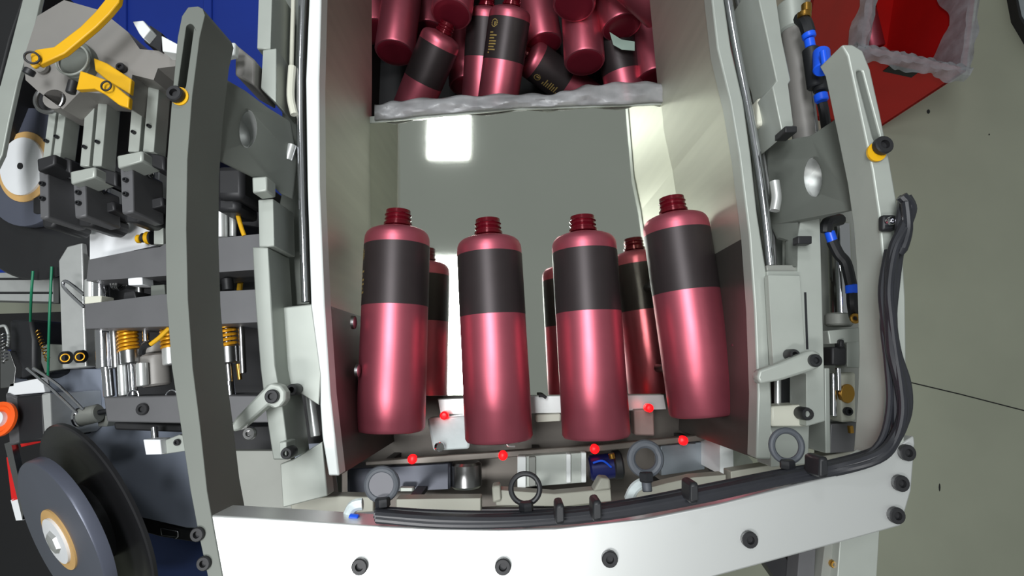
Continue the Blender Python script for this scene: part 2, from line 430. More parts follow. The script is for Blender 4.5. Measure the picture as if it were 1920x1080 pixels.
# ------------------------------------------------------------------ outer frame bars and front rail
ZT = 1.50
lb = thing('frame_bar', 'long grey frame bar with a slot running down the left side', 'frame', 350, 540, 1.45)
L_out = [(372, 12), (352, 14), (341, 30), (333, 70), (322, 190), (313, 300), (310, 430), (312, 560), (322, 690), (339, 800), (357, 920), (372, 1000), (398, 1120)]
L_in = [(424, 1120), (402, 1000), (388, 920), (375, 800), (361, 690), (352, 560), (349, 430), (351, 300), (360, 180), (374, 70), (384, 28), (380, 16)]
part('bar', G_prism(L_out + L_in, ZT + .001, .046, [slot(356, 52, 341, 160, 15)]), M_grey2, lb, .0012)
part('slot_floor', G_prism(slot(355, 50, 338, 172, 19), ZT - .03, .008), M_dark, lb)
part('washer', G_prism(circ(336, 180, 17), ZT + .002, .002), M_yel, lb)
part('bolt', G_bolt(332, 179, ZT + .003, 15, .005), M_dark, lb)
for x, y in ((371, 1000), (383, 1054)): part('bolt', G_bolt(x + 3, y, ZT, 13), M_dark, lb)
zl = lambda x, y: 1.462 - (x - 395) / 155 * .085
gl_ = part('gusset', G_prism([(392, 135), (412, 142), (460, 170), (500, 200), (542, 226), (555, 300), (546, 372), (524, 362), (500, 336), (470, 330), (392, 292)], zl, .006, [circ(462, 240, 19, 37)]), M_grey2, lb, .001)

def cup(par, px, py, z, n, rpx):
    c = W(px, py, z); k = K(px, py, z) * rpx; n = Vector(n).normalized()
    part('bushing', G_lathe(c - n * .024, n, [(0, k * .3), (0, k * 1.03), (.024, k * 1.03), (.024, k * .97), (.003, k * .97), (.003, k * .3)], 32), M_alu, par, label='pale bushing in the round hole')
cup(gl_, 462, 240, zl(462, 240) - .003, (.87, 0, .5), 37)
rb = thing('frame_bar', 'long pale frame bar with a dark slot running down the right side', 'frame', 1650, 540, 1.46)
R_in = [(1578, 84), (1590, 105), (1604, 170), (1619, 240), (1636, 320), (1648, 400), (1655, 480), (1658, 560), (1662, 660), (1659, 760), (1651, 880)]
R_out = [(1693, 880), (1698, 800), (1700, 700), (1698, 560), (1693, 470), (1682, 380), (1668, 300), (1650, 210), (1632, 130), (1618, 95), (1600, 84)]
part('bar', G_prism(R_in + R_out, ZT - .001, .032, [slot(1612, 137, 1645, 262, 12)]), M_light, rb, .0012)
part('slot_floor', G_prism(slot(1606, 130, 1642, 264, 18), ZT - .024, .006), M_dark, rb)
part('washer', G_prism(circ(1645, 284, 18), ZT + .002, .002), M_yel, rb)
part('bolt', G_bolt(1652, 275, ZT + .003, 17, .005), M_dark, rb)
part('cable_clip', G_rect(1655, 402, 1682, 432, ZT + .006, .006), M_black, rb, .002)
part('bolt', G_bolt(1666, 416, ZT + .006, 8), M_chrome, rb)
zr = lambda x, y: 1.462 - (1610 - x) / 165 * .085
gr_ = part('gusset', G_prism([(1612, 190), (1560, 228), (1520, 254), (1478, 262), (1462, 240), (1444, 258), (1443, 300), (1450, 420), (1462, 446), (1478, 450), (1478, 500), (1494, 500), (1497, 416), (1540, 408), (1612, 390)], zr, .006, [circ(1528, 331, 20, 38)]), M_grey2, rb, .001)

cup(gr_, 1528, 331, zr(1528, 331) - .003, (-.87, 0, .5), 38)
fr = thing('front_rail', 'wide white front plate with black screws across the bottom', 'rail', 1000, 1040, 1.47)
part('plate', G_prism([(392, 966), (480, 971), (560, 976), (700, 986), (820, 991), (930, 993), (1050, 990), (1200, 974), (1350, 944), (1500, 906), (1620, 876), (1690, 832), (1714, 817), (1716, 832), (1709, 920), (1690, 986), (1560, 1022), (1450, 1052), (1340, 1082), (1200, 1112), (960, 1136), (600, 1140), (415, 1120)], ZT, .03), M_plate, fr, .0012)
for x, y in ((676, 1060), (943, 1060), (1142, 1046), (1403, 1010), (1685, 905), (1677, 965), (1697, 848)):
    part('bolt', G_bolt(x, y, ZT, 15), M_dark, fr)
for x, y in ((1678, 1035), (900, 1125)):
    p = W(x, y, 1.47)
sl = thing('support_leg', 'pale flat leg below the right end of the front plate', 'leg', 1600, 1040, 0)
part('post', G_prism([(1576, 1000), (1650, 985), (1640, 1150), (1565, 1150)], 1.40, .02), M_light, sl, .001)
part('post', G_prism([(1548, 1010), (1576, 1004), (1560, 1150), (1532, 1150)], 1.39, .02), M_grey, sl, .001, label='darker narrow strip')
part('bolt', G_bolt(1560, 1056, 1.39, 7), M_brass, sl)
part('post', G_prism([(1500, 1020), (1530, 1014), (1524, 1150), (1490, 1150)], 1.38, .02), M_die, sl, .001)
part('foot', G_rodw(Vector((W(1600, 1120, 1.38).x, W(1600, 1120, 1.38).y, 1.38)), Vector((W(1600, 1120, 1.38).x, W(1600, 1120, 1.38).y, 0)), .02), M_dark, sl)
part('brace', G_prism([(1430, 1050), (1470, 1040), (1540, 1150), (1500, 1150)], 1.36, .02), M_dark, sl, .001)

# ------------------------------------------------------------------ left inner rail
li = thing('guide_rail', 'stepped pale rail with a chrome rod along the left of the hopper', 'rail', 520, 400, 1.3)
for pts in ([(486, -40), (511, -40), (507, 92), (482, 92)], [(493, 93), (518, 90), (517, 192), (489, 166)], [(484, 374), (512, 372), (514, 462), (486, 464)],
            [(473, 463), (502, 464), (508, 560), (516, 690), (530, 765), (542, 862), (512, 862), (498, 770), (488, 690), (478, 560)]):
    part('rail_step', G_prism(pts, 1.40, .05), M_light, li, .001)
part('channel', G_prism([(530, -40), (575, -40), (570, 150), (572, 350), (580, 570), (512, 576), (508, 470), (530, 350), (528, 150)], 1.335, .03), M_grey2, li, .001)
part('guide_rod', G_path([(570, -40, 1.375), (563, 150, 1.375), (566, 350, 1.375), (573, 566, 1.375)], 7, 14), M_chrome, li, label='chrome guide rod')
part('guide_rod', G_path([(551, -40, 1.36), (546, 150, 1.36)], 4, 10), M_cream, li, label='thin cream rod')
part('link', G_path([(548, 125, 1.38), (545, 180, 1.38), (552, 215, 1.38)], 7, 10), M_cream, li)
part('link', G_path([(548, 272, 1.38), (540, 300, 1.38)], 8, 12), M_alu, li)
part('clip', G_prism([(416, 80), (441, 79), (440, 102), (422, 106), (418, 140), (410, 138)], 1.43, .008), M_white, li, .0015, label='white clip')
part('clip_body', G_prism([(441, 82), (478, 112), (476, 160), (440, 140)], 1.41, .05), M_housing, li, .002)
part('stop_block', G_prism([(472, 332), (500, 330), (500, 358), (473, 362)], 1.42, .02), M_light, li, .0015)
part('side_panel', G_prism([(514, 578), (584, 570), (602, 700), (598, 760), (560, 735), (530, 745), (518, 650)], 1.372, .01), M_light, li, .001)
part('side_panel', G_prism([(548, 862), (604, 828), (614, 930), (530, 952), (525, 870)], 1.36, .02), M_light, li, .001)
part('dark_plate', G_prism([(527, 735), (600, 740), (612, 830), (540, 835)], 1.30, .01), M_dark, li)
part('guide_rod', G_rod(582, 742, 1.34, 592, 818, 1.34, 9), M_alu, li)
part('bolt', G_bolt(557, 730, 1.373, 11, .014), M_dark, li)
part('bolt', G_bolt(548, 846, 1.40, 11, .014), M_dark, li)
part('tab', G_rect(524, 828, 537, 862, 1.41, .02), M_light, li, .001)
lv = thing('lever', 'pale lever with a round pierced end left of the hopper', 'lever', 480, 780, 1.40)
V = slot(512, 742, 440, 808, 34)
part('arm', G_prism([(500, 722), (512, 718), (526, 722), (535, 735), (535, 750), (526, 762), (512, 766), (502, 760), (450, 806), (436, 810), (432, 798), (440, 785)], 1.425, .012), M_light, lv, .002)
part('bolt', G_bolt(512, 743, 1.425, 13), M_black, lv)
part('pin', G_bolt(470, 812, 1.41, 12), M_steel, lv)
lp = tag(part('base_plate', G_prism([(420, 845), (540, 845), (548, 870), (620, 880), (640, 990), (420, 965)], 1.30, .012), M_grey, None, .001), 'flat grey plate between the left frame bar and the hopper', 'plate')
part('stand', G_rect(480, 900, 540, 940, 1.288, .208), M_dark, lp)

# ------------------------------------------------------------------ right inner rail
ri = thing('guide_rail', 'stepped pale rail with a chrome rod along the right of the hopper', 'rail', 1450, 400, 1.3)
part('rail_step', G_prism([(1414, -40), (1450, -40), (1464, 60), (1483, 150), (1478, 158), (1488, 236), (1468, 256), (1448, 162), (1456, 152), (1436, 60)], 1.42, .06), M_light, ri, .001)
part('rail_step', G_prism([(1438, 508), (1496, 508), (1496, 440), (1502, 410), (1538, 408), (1546, 700), (1548, 790), (1512, 800), (1512, 700), (1450, 690), (1440, 580)], 1.402, .03), M_light, ri, .001)
part('slit', G_prism([(1508, 548), (1512, 548), (1516, 655), (1512, 655)], 1.4026, .001), M_black, ri)
part('channel', G_prism([(1385, -40), (1440, -40), (1462, 160), (1480, 300), (1496, 512), (1438, 512), (1420, 400), (1408, 290), (1394, 190), (1371, 90)], 1.33, .03), M_grey2, ri, .001)
part('guide_rod', G_path([(1358, -40, 1.39), (1380, 90, 1.39), (1402, 200, 1.39), (1420, 300, 1.39), (1434, 400, 1.39), (1444, 498, 1.39)], 8, 14), M_chrome, ri, label='chrome guide rod')
part('guide_rod', G_path([(1374, -40, 1.37), (1398, 90, 1.37), (1416, 200, 1.37), (1432, 300, 1.37), (1446, 400, 1.37), (1452, 498, 1.37)], 5, 10), M_steel, ri)
part('end_block', G_prism([(1437, 497), (1496, 497), (1496, 512), (1438, 512)], 1.398, .05), M_grey, ri, .001)
part('cream_block', G_rect(1421, 182, 1441, 234, 1.39, .02), M_cream, ri, .003, label='cream block')
part('link', G_path([(1452, 340, 1.41), (1456, 370, 1.41), (1452, 395, 1.41)], 9, 12), M_alu, ri)
part('stop_block', G_rect(1496, 442, 1523, 457, 1.42, .01), M_dark, ri, .001)
part('stop_block', G_rect(1472, 236, 1495, 248, 1.44, .02), M_dark, ri, .001)
part('side_panel', G_prism([(1440, 515), (1500, 515), (1512, 700), (1450, 690)], 1.41, .008), M_light, ri, .001)
part('dark_plate', G_prism([(1450, 690), (1515, 695), (1518, 800), (1450, 800)], 1.33, .01), M_dark, ri)
part('guide_rod', G_rod(1458, 700, 1.36, 1458, 762, 1.36, 6), M_alu, ri)
part('side_panel', G_prism([(1446, 762), (1512, 758), (1520, 800), (1446, 800)], 1.39, .03), M_cream, ri, .002)
part('bolt', G_bolt(1500, 774, 1.391, 12, .014), M_dark, ri)
part('side_panel', G_prism([(1444, 800), (1518, 796), (1516, 870), (1446, 876)], 1.37, .03), M_light, ri, .001)
part('bolt', G_bolt(1478, 665, 1.411, 10, .012), M_dark, ri)
rv = thing('lever', 'pale lever with a round pierced end right of the hopper', 'lever', 1470, 690, 1.40)
part('arm', G_prism([(1424, 694), (1460, 682), (1512, 660), (1526, 656), (1538, 662), (1542, 676), (1536, 690), (1520, 696), (1470, 712), (1426, 720), (1420, 708)], 1.43, .012), M_light, rv, .002)
part('bolt', G_bolt(1526, 676, 1.43, 12), M_black, rv)

# ------------------------------------------------------------------ pneumatic cylinders on the right
c1 = thing('air_cylinder', 'grey air cylinder with blue fittings at the top right of the hopper', 'cylinder', 1490, 120, 1.25)
part('barrel', G_rod(1486, 30, 1.34, 1512, 270, 1.34, 22, 28), M_housing, c1)
part('end_cap', G_rod(1482, 8, 1.34, 1488, 60, 1.34, 25, 28), M_light, c1, label='pale end cap')
part('tie_rod', G_rod(1508, 60, 1.35, 1530, 250, 1.35, 5), M_steel, c1)
part('elbow', G_path([(1500, 34, 1.375), (1510, 44, 1.385), (1516, 62, 1.385)], 12), M_black, c1)
part('brass_fitting', [G_rod(1512, 8, 1.385, 1512, 24, 1.385, 9), G_rod(1508, 24, 1.385, 1508, 34, 1.385, 12)], M_brass, c1)
part('push_ring', [G_rod(1515, 62, 1.385, 1518, 72, 1.385, 12), G_rod(1517, 74, 1.385, 1520, 90, 1.385, 9)], M_bluef, c1)
part('valve_body', [G_rod(1520, 92, 1.385, 1530, 165, 1.385, 15), G_rod(1537, 130, 1.385, 1540, 172, 1.385, 14)], M_black, c1)
part('valve_knob', [G_rod(1540, 98, 1.40, 1541, 132, 1.41, 15), G_rod(1543, 96, 1.42, 1548, 130, 1.42, 6)], M_bluef, c1, label='bright blue knob')
part('push_ring', [G_rod(1538, 176, 1.385, 1541, 190, 1.385, 12)], M_bluef, c1)
part('hose', G_path([(1540, 188, 1.38), (1545, 210, 1.375), (1550, 245, 1.36)], 9), M_black, c1)
c2 = thing('air_cylinder', 'chrome air cylinder with a black hose beside the right frame bar', 'cylinder', 1575, 520, 1.25)
part('backing', G_prism([(1538, 400), (1608, 390), (1612, 870), (1546, 870)], 1.30, .02), M_grey, c2, .001)
part('barrel', G_rod(1572, 420, 1.35, 1578, 600, 1.35, 19, 28), M_chrome, c2)
part('end_cap', G_rod(1572, 588, 1.35, 1573, 612, 1.35, 23, 28), M_grey, c2)
part('elbow', G_path([(1575, 412, 1.39), (1552, 418, 1.40), (1548, 436, 1.40)], 11), M_black, c2)
part('push_ring', G_rod(1555, 434, 1.40, 1562, 456, 1.40, 9), M_bluef, c2)
part('hose', G_path([(1560, 452, 1.40), (1572, 476, 1.40), (1586, 494, 1.40), (1596, 535, 1.40)], 10), M_black, c2)
part('push_ring', G_rod(1598, 534, 1.40, 1599, 551, 1.40, 12), M_bluef, c2)
part('elbow', G_path([(1599, 551, 1.40), (1600, 570, 1.40), (1603, 592, 1.39)], 11), M_black, c2)
part('brass_fitting', [G_ring(1603, 597, 1.40, 7, 3), G_rod(1603, 590, 1.39, 1603, 604, 1.39, 6)], M_brass, c2)
part('bracket', G_prism([(1552, 620), (1612, 614), (1612, 640), (1556, 645)], 1.37, .02), M_light, c2, .001)
part('sensor', [G_rect(1560, 650, 1588, 685, 1.37, .03), G_rect(1575, 636, 1584, 652, 1.375, .01)], M_dark, c2, .002)
part('bracket', G_prism([(1588, 635), (1614, 632), (1614, 690), (1588, 688)], 1.365, .02), M_light, c2, .001)
cl_ = thing('clamp_block', 'steel and brass clamp block low between the rail and the right frame bar', 'clamp', 1580, 760, 1.3)
part('rod', [G_rod(1571, 690, 1.36, 1572, 732, 1.36, 5), G_rod(1562, 700, 1.35, 1563, 780, 1.35, 6)], M_chrome, cl_)
part('body', G_prism([(1576, 700), (1604, 698), (1604, 790), (1578, 792)], 1.355, .03), M_cream, cl_, .002)
part('brass_insert', G_prism(circ(1590, 738, 13, 18), 1.358, .006), M_brass, cl_, .001)
part('bolt', G_bolt(1588, 771, 1.356, 8), M_black, cl_)
part('foot', G_prism([(1558, 795), (1612, 792), (1612, 846), (1555, 850)], 1.345, .02), M_die, cl_, .001)
part('tongue', G_rod(1594, 798, 1.355, 1596, 812, 1.355, 5), M_brass, cl_)
part('side_plate', G_prism([(1546, 690), (1556, 690), (1558, 850), (1548, 850)], 1.37, .04), M_light, cl_, .001)

# ------------------------------------------------------------------ cable loom
cb = thing('cable_loom', 'black cable loom running down the right bar and along the front plate', 'cable', 1500, 900, 1.46)
main = [(1690, 368), (1704, 392), (1694, 430), (1678, 470), (1668, 540), (1668, 600), (1676, 660), (1690, 720), (1692, 775), (1678, 820), (1645, 856), (1560, 880), (1450, 900), (1330, 926), (1200, 952), (1080, 968), (950, 976), (820, 976), (705, 968)]
for dx, dy, dz, r, cut in ((0, 0, .018, 10, 0), (8, 7, .010, 7, 0), (-9, -6, .012, 9, 3), (2, 8, .020, 7, 2), (-3, -13, .004, 9, 9)):
    P = []
    for i, (x, y) in enumerate(main[cut:]):
        zz = ZT + dz - (.012 if y > 870 else 0)
        w = math.sin(i * 1.7 + dx) * 3
        vert = 1 if y < 800 else .2
        P.append((x + dx * vert + w * vert, y + dy * (1 - vert) + w * (1 - vert) * .5, zz))
    part('cable', G_path(P, r, 10), M_cable, cb)
for x, y, a in ((1545, 884, 1), (1302, 932, 1), (1050, 972, 1), (1120, 966, 1)):
    part('cable_tie', G_prism([(x - 8, y - 26), (x + 8, y - 28), (x + 9, y + 12), (x - 8, y + 14)], ZT + .025, .02), M_black, cb, .002)
part('loop', G_path([(1692, 372, ZT + .006), (1690, 400, ZT + .014), (1686, 440, ZT + .012), (1690, 470, ZT + .02), (1702, 430, ZT + .02), (1698, 380, ZT + .02)], 8), M_cable, cb)
part('side_loop', G_path([(1665, 520, ZT + .008), (1656, 600, ZT + .010), (1664, 680, ZT + .012), (1668, 760, ZT + .012), (1650, 830, ZT + .012), (1600, 872, ZT + .01)], 6), M_cable, cb)

# ring eyelets standing on the loom
for x, y, R, r, lab, filled in ((716, 908, 27, 7, 'filled dark round sensor head at the left end of the cable loom', 1), (985, 916, 27, 5, 'black ring in front of the white block left of the middle', 0),
                                 (1210, 860, 27, 8, 'grey ring below the third and fourth bottle', 0), (1475, 836, 28, 6, 'dark grey ring right of the hopper rim', 0)):
    t = thing('ring_bracket', lab, 'ring', x, y + 50, ZT - .02, 'round ring brackets along the cable loom')
    m = M_black if R < 28 and r < 6 else mat('grey rubber', (70, 74, 80), .6)
    part('ring', G_ring(x, y, ZT - .01, R, r), m, t)
    if filled: part('lens', G_prism(circ(x, y, R - 2), ZT - .008, .01), mat('smoke lens', (86, 86, 92), .5), t)
    part('stem', G_rod(x, y + R, ZT - .01, x + 4, y + 62 if x < 1300 else y + 54, ZT - .008, 9), m, t)
    part('nut', G_rod(x + 1, y + R - 2, ZT - .006, x + 2, y + R + 16, ZT - .006, 14, 6), M_black, t)
pf = thing('pneumatic_fitting', 'small white fitting with a blue collar on the cable loom at left', 'fitting', 665, 960, 1.45)
part('body', G_path([(650, 975, 1.47), (662, 950, 1.475), (680, 945, 1.475)], 11), M_clear, pf)
part('collar', G_rod(655, 972, 1.482, 672, 974, 1.482, 9), M_bluef, pf)
pg_ = thing('pneumatic_fitting', 'small milky fitting beside the grey ring under the third bottle', 'fitting', 1190, 925, 1.44)
part('body', G_path([(1180, 935, 1.46), (1190, 915, 1.465), (1205, 905, 1.465)], 10), M_clear, pg_)

# ------------------------------------------------------------------ gear in front of the slide
M_beam = mat('beam paint', (160, 160, 148), .5, .1, .04, 20)
cbm = thing('cross_beam', 'pale beam in several lengths behind the cable loom', 'beam', 800, 950, 1.2)
for pts in ([(545, 935), (640, 930), (700, 932), (700, 960), (560, 968), (545, 960)], [(742, 936), (902, 934), (902, 962), (742, 968)], [(925, 918), (1040, 926), (1145, 916), (1147, 940), (1060, 950), (930, 948)],
            [(1180, 925), (1250, 906), (1300, 895), (1362, 890), (1362, 915), (1200, 945)], [(1370, 884), (1480, 866), (1640, 838), (1650, 870), (1500, 890), (1372, 912)]):
    part('length', G_prism(pts, 1.33, .02), M_beam, cbm, .001)
part('recess', G_prism([(552, 924), (600, 922), (598, 932), (545, 934)], 1.325, .01), M_dark, cbm)
part('lug', G_prism([(1126, 896), (1144, 898), (1146, 918), (1112, 922)], 1.335, .02), M_beam, cbm, .002)
part('lug', G_prism([(922, 912), (938, 910), (940, 940), (924, 944)], 1.335, .02), M_beam, cbm, .002)
part('foot', [G_rect(x, 940, x + 20, 950, 1.31, .145) for x in (760, 1000, 1270)], M_dark, cbm)
part('tail_plate', G_prism([(640, 958), (1150, 952), (1200, 944), (1200, 985), (1000, 998), (600, 985)], 1.25, .01), M_die, cbm)
sb = thing('sensor_bar', 'brown grey strip carrying four glowing red lamps below the bottles', 'sensor', 960, 850, 1.185)
part('strip', G_prism([(685, 866), (800, 856), (950, 846), (1130, 834), (1320, 815), (1322, 826), (1130, 846), (950, 858), (800, 869), (685, 873)], 1.235, .012), mat('strip', (108, 102, 95), .4, .4), sb, .001)
part('riser', [G_rect(x, y, x + 14, y + 10, 1.223, .058) for x, y in ((720, 862), (1000, 846), (1290, 822))], M_dark, sb)
for x, y in ((773, 861), (943, 854), (1115, 842), (1281, 826)): part('lamp', G_lathe(W(x, y, 1.236), Vector((0, 0, 1)), [(-.004, .0055), (.0015, .0055), (.003, .0035), (.0035, 0)], 18), M_redl, sb, label='glowing red lamp')
ub = thing('upper_sensor_bar', 'clear pale carriage with two red lamps showing between the bottles', 'sensor', 960, 780, 1.185)
part('beam', G_prism([(820, 748), (1000, 742), (1245, 740), (1250, 768), (1060, 775), (825, 778)], 1.21, .02), M_alu, ub, .001)
part('block', G_prism([(800, 785), (885, 778), (880, 842), (812, 846)], 1.235, .03), M_clear, ub, .003, label='clear plastic block')
part('block', G_prism([(1005, 778), (1052, 776), (1052, 790), (1005, 792)], 1.22, .02), M_cream, ub, .002)
part('block', G_prism([(1188, 768), (1226, 766), (1228, 818), (1190, 816)], 1.22, .02), mat('rosy grey', (140, 118, 112), .5, .2), ub, .002)
part('stud', G_rod(822, 838, 1.245, 826, 838, 1.25, 9), M_chrome, ub)
part('hook', G_path([(1010, 742, 1.225), (1018, 742, 1.225), (1024, 746, 1.225)], 3), M_black, ub)
part('hook', G_path([(950, 830, 1.24), (953, 836, 1.24), (966, 837, 1.24)], 2), M_alu, ub)
for x, y in ((833, 779), (1217, 765)): part('lamp', G_lathe(W(x, y, 1.242), Vector((0, 0, 1)), [(-.008, .005), (.002, .005), (.004, .003), (.0045, 0)], 16), M_redl, ub, label='glowing red lamp')
dr = thing('drive_roller', 'polished steel roller beside a dark housing below the first two bottles', 'roller', 870, 890, 1.185)
part('roller', G_rod(874, 866, 1.225, 875, 914, 1.225, 29, 36), M_steel, dr)
part('housing', G_prism([(650, 880), (845, 868), (845, 918), (650, 926)], 1.235, .05), mat('slate', (66, 69, 78), .4, .5), dr, .003, label='dark slate housing')
part('spacer', G_rect(748, 914, 776, 922, 1.25, .01), M_light, dr, .002)
bk = thing('bearing_block', 'pale machined block with bright edges below the third bottle', 'block', 1040, 880, 1.185)
part('body', G_prism([(972, 856), (1098, 848), (1098, 905), (972, 915)], 1.25, .03), M_light, bk, .0015)
for q in ((970, 856, 986, 915), (1090, 848, 1099, 905), (1062, 851, 1070, 906)): part('bright_edge', G_rect(*q, 1.256, .01), M_white, bk, .001)
part('rib', G_prism([(992, 857), (1004, 856), (1004, 912), (992, 913)], 1.256, .01), M_grey, bk, .001)
mo = thing('drive_motor', 'small dark blue and black motor beside the pale block', 'motor', 1140, 875, 1.185)
part('body', G_rod(1104, 878, 1.225, 1152, 872, 1.225, 23, 24), mat('navy', (28, 34, 90), .3, .3), mo)
part('end_bell', G_rod(1148, 872, 1.225, 1166, 870, 1.225, 26, 24), M_black, mo)
part('cap', G_rod(1146, 850, 1.25, 1148, 860, 1.25, 6), M_brass, mo)
part('lead', G_path([(1112, 868, 1.252), (1130, 864, 1.254), (1146, 876, 1.252)], 2), M_bluef, mo)
sp_ = tag(part('guide_plate', G_prism([(1238, 836), (1320, 828), (1322, 880), (1240, 892)], 1.22, .03), mat('blue grey', (134, 142, 148), .35, .6), None, .001), 'blue grey plate below the tilted fourth bottle', 'plate')
gs = thing('corner_gusset', 'white triangular gusset at the lower right corner of the hopper', 'bracket', 1380, 860, 1.185)
part('web', G_prism([(1350, 822), (1374, 818), (1376, 888), (1350, 890)], 1.28, .09), M_white, gs, .001)
part('slope', G_prism([(1374, 820, 1.28), (1412, 866, 1.21), (1410, 884, 1.21), (1376, 888, 1.28)], 1.28, .02), M_light, gs, .001)
part('recess', G_prism([(1324, 842), (1350, 838), (1350, 888), (1336, 886)], 1.205, .015), M_dark, gs)
part('notch', G_prism(slot(1322, 836, 1346, 834, 20), 1.20, .012), M_black, gs)

# ------------------------------------------------------------------ stamping press on the left
pu = thing('stamping_press', 'dark steel stamping press with guide rods and gold springs', 'press', 330, 640, 1.08)
part('block', G_prism([(166, 487), (240, 472), (300, 463), (312, 456), (492, 438), (490, 505), (300, 518), (162, 527)], 1.30, .07), M_die, pu, .002, label='rear block')
part('block', G_prism([(158, 570), (300, 552), (492, 542), (494, 604), (300, 613), (160, 617)], 1.31, .07), M_die, pu, .002, label='middle block')
part('block', G_prism([(194, 745), (350, 741), (530, 742), (536, 792), (345, 794), (200, 791)], 1.29, .07), M_die, pu, .002, label='front block')
part('base', G_prism([(212, 792), (430, 800), (536, 796), (545, 844), (430, 846), (380, 812), (215, 806)], 1.22, .05), M_dark, pu, .002)
part('bed', G_prism([(200, 500), (500, 470), (520, 760), (220, 770)], 1.13, .05), M_dark, pu, .002)
part('socket_screw', G_bolt(269, 767, 1.29, 11), M_dark, pu)
rods = [(193, 617, 196, 690, 13, M_chrome), (200, 688, 205, 744, 9, M_chrome), (215, 620, 219, 690, 9, M_steel), (240, 612, 243, 660, 8, M_steel), (244, 655, 246, 683, 17, M_steel), (247, 682, 251, 742, 7, M_chrome), (229, 684, 232, 742, 8, M_alu),
        (273, 617, 274, 640, 6, M_chrome), (318, 610, 319, 652, 8, M_steel), (319, 650, 321, 684, 14, M_alu), (425, 598, 427, 650, 8, M_steel), (405, 650, 406, 684, 10, M_alu), (429, 648, 431, 682, 17, M_steel), (428, 682, 431, 716, 7, M_steel), (430, 714, 433, 742, 8, M_chrome), (446, 682, 450, 712, 4, M_brass), (452, 612, 456, 700, 6, M_steel),
        (190, 520, 190, 564, 13, M_chrome), (172, 524, 172, 564, 11, M_alu), (262, 506, 262, 560, 7, M_steel), (426, 522, 428, 545, 10, M_dark)]
for x0, y0, x1, y1, r, m in rods: part('guide_rod', G_rod(x0, y0, 1.27, x1, y1, 1.27, r), m, pu)
part('cylinder', [G_rod(291, 664, 1.26, 294, 724, 1.26, 24, 28), G_rod(290, 640, 1.255, 291, 664, 1.255, 21, 28)], M_housing, pu, label='grey cylinder')
part('cylinder_sleeve', G_rod(266, 680, 1.28, 268, 724, 1.28, 10), M_alu, pu)
for x, y0, x1, y1 in ((239, 616, 242, 657), (318, 610, 320, 652), (425, 600, 428, 649)): part('spring', G_helix(x, y0, x1, y1, 1.27, 14, 3.2, 6), M_gold, pu, label='gold coil spring')
part('spring', G_helix(216, 530, 230, 532, 1.27, 12, 1.6, 4), M_steel, pu)
part('pale_block', G_prism([(239, 522), (266, 518), (267, 534), (240, 535)], 1.30, .02), M_label, pu, .001)
part('pale_block', G_prism([(158, 556), (190, 554), (189, 567), (158, 570)], 1.31, .02), M_cream, pu, .001)
part('dark_block', G_prism([(232, 548), (252, 545), (256, 560), (230, 562)], 1.30, .03), M_dark, pu, .001)
part('dark_block', G_prism([(282, 535), (308, 533), (310, 556), (282, 558)], 1.29, .03), M_grey2, pu, .001)
part('hose', G_path([(318, 614, 1.30), (300, 632, 1.30), (282, 646, 1.30)], 4), M_yel, pu, label='yellow air hose')
part('hose_tip', G_path([(282, 644, 1.30), (270, 650, 1.295), (266, 662, 1.29)], 6), M_black, pu)
for x in (250, 322): part('ring', G_ring(x, 742, 1.275, 10, 2), M_chrome, pu)
part('white_guard', G_prism([(168, 418), (205, 428), (300, 400), (310, 398), (312, 456), (240, 472), (168, 487)], 1.27, .01), M_label, pu, .001, label='white guard plate')
part('knob', [G_rod(274, 446, 1.29, 284, 446, 1.29, 12), G_rod(257, 448, 1.29, 264, 448, 1.29, 8)], M_yel, pu, label='yellow and black knobs')
part('knob_grip', [G_rod(266, 446, 1.291, 273, 446, 1.291, 9), G_rod(283, 446, 1.291, 287, 446, 1.291, 13)], M_black, pu)
part('pale_block', G_rect(288, 425, 306, 458, 1.30, .03), M_light, pu, .001)
part('hanging_rod', G_rod(289, 800, 1.24, 292, 832, 1.24, 6), M_chrome, pu)
part('hanging_block', G_prism([(268, 824), (300, 824), (303, 852), (273, 853)], 1.26, .02), M_label, pu, .001)
part('hanging_arm', G_prism([(302, 828), (335, 815), (352, 818), (352, 845), (305, 852)], 1.25, .02), M_light, pu, .001)
part('bolt', G_bolt(334, 829, 1.25, 6), M_black, pu)
part('press_head', [G_rect(404, 310, 455, 372, 1.33, .06), G_rect(402, 370, 448, 396, 1.32, .05)], M_dark, pu, .006, label='black rounded head')
part('guide_rod', [G_rod(415, 396, 1.28, 416, 448, 1.28, 12), G_rod(437, 396, 1.28, 437, 444, 1.28, 6)], M_alu, pu)
part('hose', G_path([(445, 400, 1.30), (452, 425, 1.30), (458, 442, 1.30)], 4), M_yel, pu)
part('hose', G_path([(456, 500, 1.22), (452, 520, 1.22), (449, 545, 1.22)], 5), M_yel, pu)

sb_ = thing('side_bracket', 'bright aluminium upright with two black knobs left of the press', 'bracket', 135, 600, 1.08)
part('plate', G_prism([(126, 462), (154, 455), (157, 560), (162, 688), (117, 692), (110, 488)], 1.22, .02), M_alu, sb_, .0015)
for x, y in ((122, 671), (150, 669)):
    kn = part('knob', G_rod(x - 5, y, 1.235, x + 8, y - 1, 1.235, 12), M_black, sb_)
    part('knob_ring', G_ring(x, y, 1.25, 7, 1.2, (.3, 0)), M_gold, kn)
part('stand', G_rect(125, 620, 150, 680, 1.20, .12), M_dark, sb_)
part('wire_handle', G_path([(158, 576, 1.245), (128, 548, 1.245), (118, 534, 1.245), (126, 528, 1.245), (158, 553, 1.245)], 3), M_chrome, sb_)

